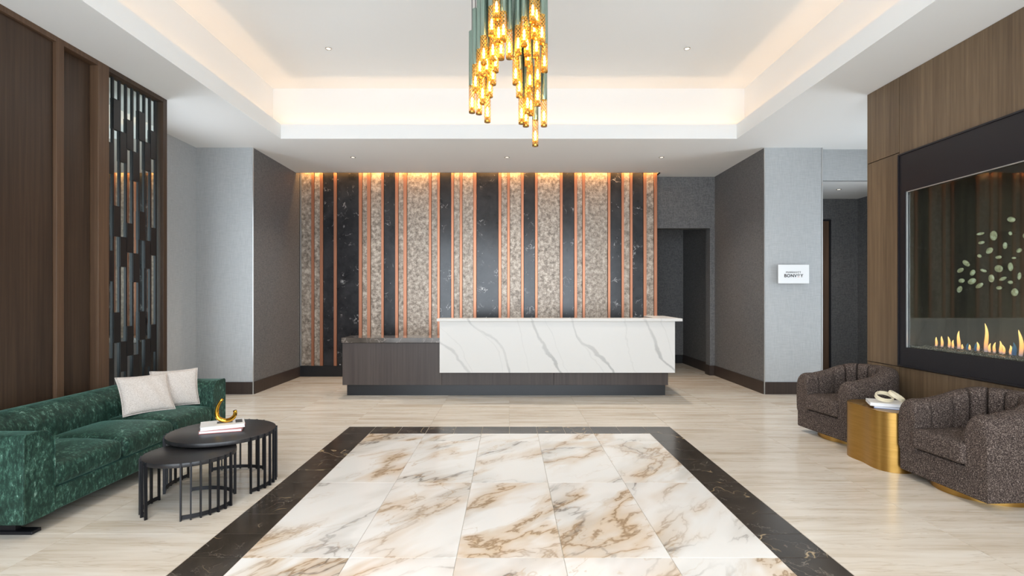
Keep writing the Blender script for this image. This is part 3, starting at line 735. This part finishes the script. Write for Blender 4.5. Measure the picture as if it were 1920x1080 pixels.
pillow((-3.32, 4.85, 0.595), (0.575, 0.818), 0.50, 0.42, 0.37, 0.12, 'beige linen throw pillow leaning in front on the sofa')
pillow((-3.225, 5.125, 0.60), (0.72, 0.69), 0.24, 0.40, 0.355, 0.11, 'beige linen throw pillow behind, nearest the far sofa arm')

# ------------------------------------------------------------------ nesting tables
def nest_table(cx, cy, zt, rt, groups, nb, label):
    t = thing('nesting_table', label, 'coffee table', (cx, cy, 0))
    obj('table_top', prism(circ(cx, cy, rt-0.006, 72), zt-0.032, zt-0.002, 0.004), 'ebony', t, auto=0.6)
    bd = None
    for a0, a1 in groups:
        n = 20
        bm = bmesh.new(); rows = []
        for i in range(n+1):
            a = math.radians(a0+(a1-a0)*i/n)
            rows.append([bm.verts.new((cx+r*math.cos(a), cy+r*math.sin(a), z)) for r, z in ((rt-0.016, 0.008), (rt-0.008, 0.008), (rt-0.008, 0.034), (rt-0.016, 0.034))])
        for p, q in zip(rows, rows[1:]):
            for i in range(4): bm.faces.new((p[i], p[(i+1) % 4], q[(i+1) % 4], q[i]))
        bm.faces.new(rows[0][::-1]); bm.faces.new(rows[-1])
        obj('foot_band', bm, 'black_metal', t)
        for i in range(nb):
            a = a0+(a1-a0)*i/(nb-1)
            if bd is None:
                o = obj('bar', B(-0.008, 0.010, -0.005, 0.005, 0, zt-0.002), 'black_metal', t, local=True); bd = o.data
            else: o = bpy.data.objects.new('bar', bd); COL.objects.link(o); o.parent = t
            o.location = ((rt-0.006)*math.cos(math.radians(a)), (rt-0.006)*math.sin(math.radians(a)), 0); o.rotation_euler = (0, 0, math.radians(a))
nest_table(-2.267, 4.20, 0.427, 0.394, ((-33, 24), (66, 130), (158, 214)), 7, 'larger round black coffee table with barred base, books on top')
nest_table(-2.267, 3.777, 0.383, 0.300, ((-70, -3), (45, 120), (163, 241)), 7, 'smaller round black coffee table tucked under the larger one')
# books
def book(cx, cy, z, w, d, h, rz, cover, label, printed=None):
    t = thing('book', label, 'book', (cx, cy, z), rz, 'coffee table books')
    obj('page_block', B(-w/2+0.004, w/2-0.004, -d/2+0.004, d/2-0.001, 0.003, h-0.003), 'paper', t, local=True)
    obj('cover', boxes((-w/2, w/2, -d/2, d/2, 0, 0.003), (-w/2, w/2, -d/2, d/2, h-0.003, h), (-w/2, w/2, d/2, d/2+0.003, 0, h)), cover, t, local=True)
    if printed:
        for (x0, x1, y0, y1) in printed: obj('cover_print', B(x0, x1, y0, y1, h, h+0.0006), 'dark_print', t, local=True)
BA = 0.50
book(-2.275, 4.215, 0.4265, 0.30, 0.21, 0.022, BA-0.16, 'red_cover', 'lower coffee table book with reddish cover under the gold sculpture')
book(-2.285, 4.235, 0.449, 0.31, 0.215, 0.028, BA, 'white_cover', 'upper white coffee table book carrying the gold sculpture', ((-0.04, 0.07, -0.02, 0.055), (0.09, 0.14, -0.05, 0.07)))
# gold horseshoe sculpture
hs = thing('gold_sculpture', 'polished gold horseshoe shaped sculpture on the stacked books', 'sculpture', (-2.255, 4.21, 0.4925), 0.1)
pts = []
for i in range(33):
    t = i/32; a = math.radians(160+t*(372-160)); r = 0.068
    x, z = r*1.12*math.cos(a), 0.071+r*math.sin(a)
    if i < 9: k = (9-i)/9; x += 0.055*k*k; z += 0.085*k
    pts.append((x, 0.02*math.sin(t*3), z))
obj('horseshoe', tube(bmesh.new(), pts, [0.008+0.006*math.sin(min(1, i/12)*PI/2) for i in range(33)], 12, flat=1.25), 'polished_gold', hs, smooth=True, local=True)

# ------------------------------------------------------------------ barrel chairs
def chair(loc, rz, label):
    t = thing('swivel_chair', label, 'armchair', loc, rz, 'tweed barrel chairs')
    b = 0.385; xf = -0.365
    path, S = upath(xf, b, -b, b, b-0.001, 0.006)
    w = 0.165
    nch = 9; pitch = (S-0.30)/nch
    def prof(s):
        a = min(s, S-s); r = 0.075
        top = 0.648+0.105*smooth01((a-0.12)/0.55)
        if a < r: top -= r-math.sqrt(max(0, r*r-(r-a)**2))
        q = ((s-0.15)/pitch) % 1.0; on = smooth01((a-0.10)/0.06)
        g = (0.014*(1-abs(2*q-1)**3)-0.034*math.exp(-(min(q, 1-q)*pitch/0.009)**2))*on
        bulge = 0.012*min(1, a/0.03)
        R2 = w/2
        pts = [(0.012, 0.225), (0.0, 0.25), (-0.004, 0.4), (-0.004, top-R2)]
        for i in range(1, 10):
            th = PI-PI*i/10; gg = g*max(0, (i-2)/8); cc, ss = math.cos(th), math.sin(th)
            pts.append((R2+R2*math.copysign(abs(cc)**0.72, cc)+gg, top-R2+R2*ss**0.72+gg*ss))
        pts += [(w+g, top-R2), (w+g, 0.50), (w+g*0.7, 0.42), (w, 0.34), (w, 0.225)]
        return pts
    obj('back_and_arms', sweep(path, prof), 'tweed', t, auto=1.0, local=True)
    pts = [(xf+0.01, -b+0.003)]+[(b*math.sin(PI*i/40)*0.992, -b*math.cos(PI*i/40)*0.992) for i in range(41)]+[(xf+0.01, b-0.003)]
    obj('seat_body', prism(pts, 0.05, 0.262, 0.018, 3), 'tweed', t, auto=0.7, local=True)
    obj('seat_cushion', rbox(-0.097, 0, 0.352, 0.30, 0.23, 0.078, 0.03, 0.016), 'tweed', t, smooth=True, local=True)
    obj('plinth', prism(circ(0.0, 0, 0.325, 56), 0, 0.052), 'brushed_brass', t, auto=0.6, local=True)
chair((3.632, 4.05, 0), math.radians(3), 'dark tweed barrel swivel chair nearest the camera, cut by the frame')
chair((3.62, 5.57, 0), math.radians(8), 'dark tweed barrel swivel chair farther back, behind the brass drum table')
# brass drum table
pts = []
for i in range(96):
    a = 2*PI*i/96; r = 0.292+0.052*math.cos(3*(a-math.radians(120))); pts.append((3.415+r*math.cos(a), 4.755+r*math.sin(a)))
dt = thing('drum_table', 'brushed brass lobed drum side table between the two tweed chairs', 'side table', (3.415, 4.755, 0))
obj('drum_body', prism(pts, 0, 0.498), 'brushed_brass', dt, auto=0.6)
obj('table_top', prism([(3.415+(x-3.415)*0.985, 4.755+(y-4.755)*0.985) for x, y in pts], 0.498, 0.504, 0.001, 1), 'brushed_brass', dt, auto=0.6)
book(3.38, 4.69, 0.5045, 0.26, 0.20, 0.02, -0.55, 'blue_cover', 'lower blue book on the brass drum table')
book(3.36, 4.705, 0.525, 0.29, 0.22, 0.028, -0.45, 'white_cover', 'upper white book on the brass drum table under the rings')
rg = thing('ring_sculpture', 'two linked cream rings lying on the white book', 'sculpture', (3.36, 4.70, 0.5535))
def ring(cx, cy, cz, R, w, th, tilt, az, nod):
    bm = bmesh.new(); rows = []; n = 40
    for i in range(n):
        a = 2*PI*i/n; rows.append([bm.verts.new((r*math.cos(a), r*math.sin(a)*0.85, z)) for r, z in ((R-th, -w/2), (R, -w/2), (R, w/2), (R-th, w/2))])
    for i in range(n):
        p, q = rows[i], rows[(i+1) % n]
        for k in range(4): bm.faces.new((p[k], p[(k+1) % 4], q[(k+1) % 4], q[k]))
    bmesh.ops.bevel(bm, geom=[e for e in bm.edges if abs(abs(e.verts[0].co.xy.length)-abs(e.verts[1].co.xy.length)) < 0.004 and abs(e.verts[0].co.z-e.verts[1].co.z) < 1e-6], offset=0.003, segments=2, affect='EDGES')
    bm.transform(Matrix.Translation((cx, cy, cz)) @ Matrix.Rotation(nod, 4, 'X') @ Matrix.Rotation(az, 4, 'Z') @ Matrix.Rotation(tilt, 4, 'Y'))
    return bm
obj('ring', ring(3.33, 4.70, 0.598, 0.078, 0.034, 0.012, 0.0, 0.2, 0.42), 'cream_resin', rg, auto=0.6)
obj('ring', ring(3.43, 4.69, 0.605, 0.074, 0.028, 0.012, 0.45, 0.0, 0.42), 'cream_resin', rg, auto=0.6)
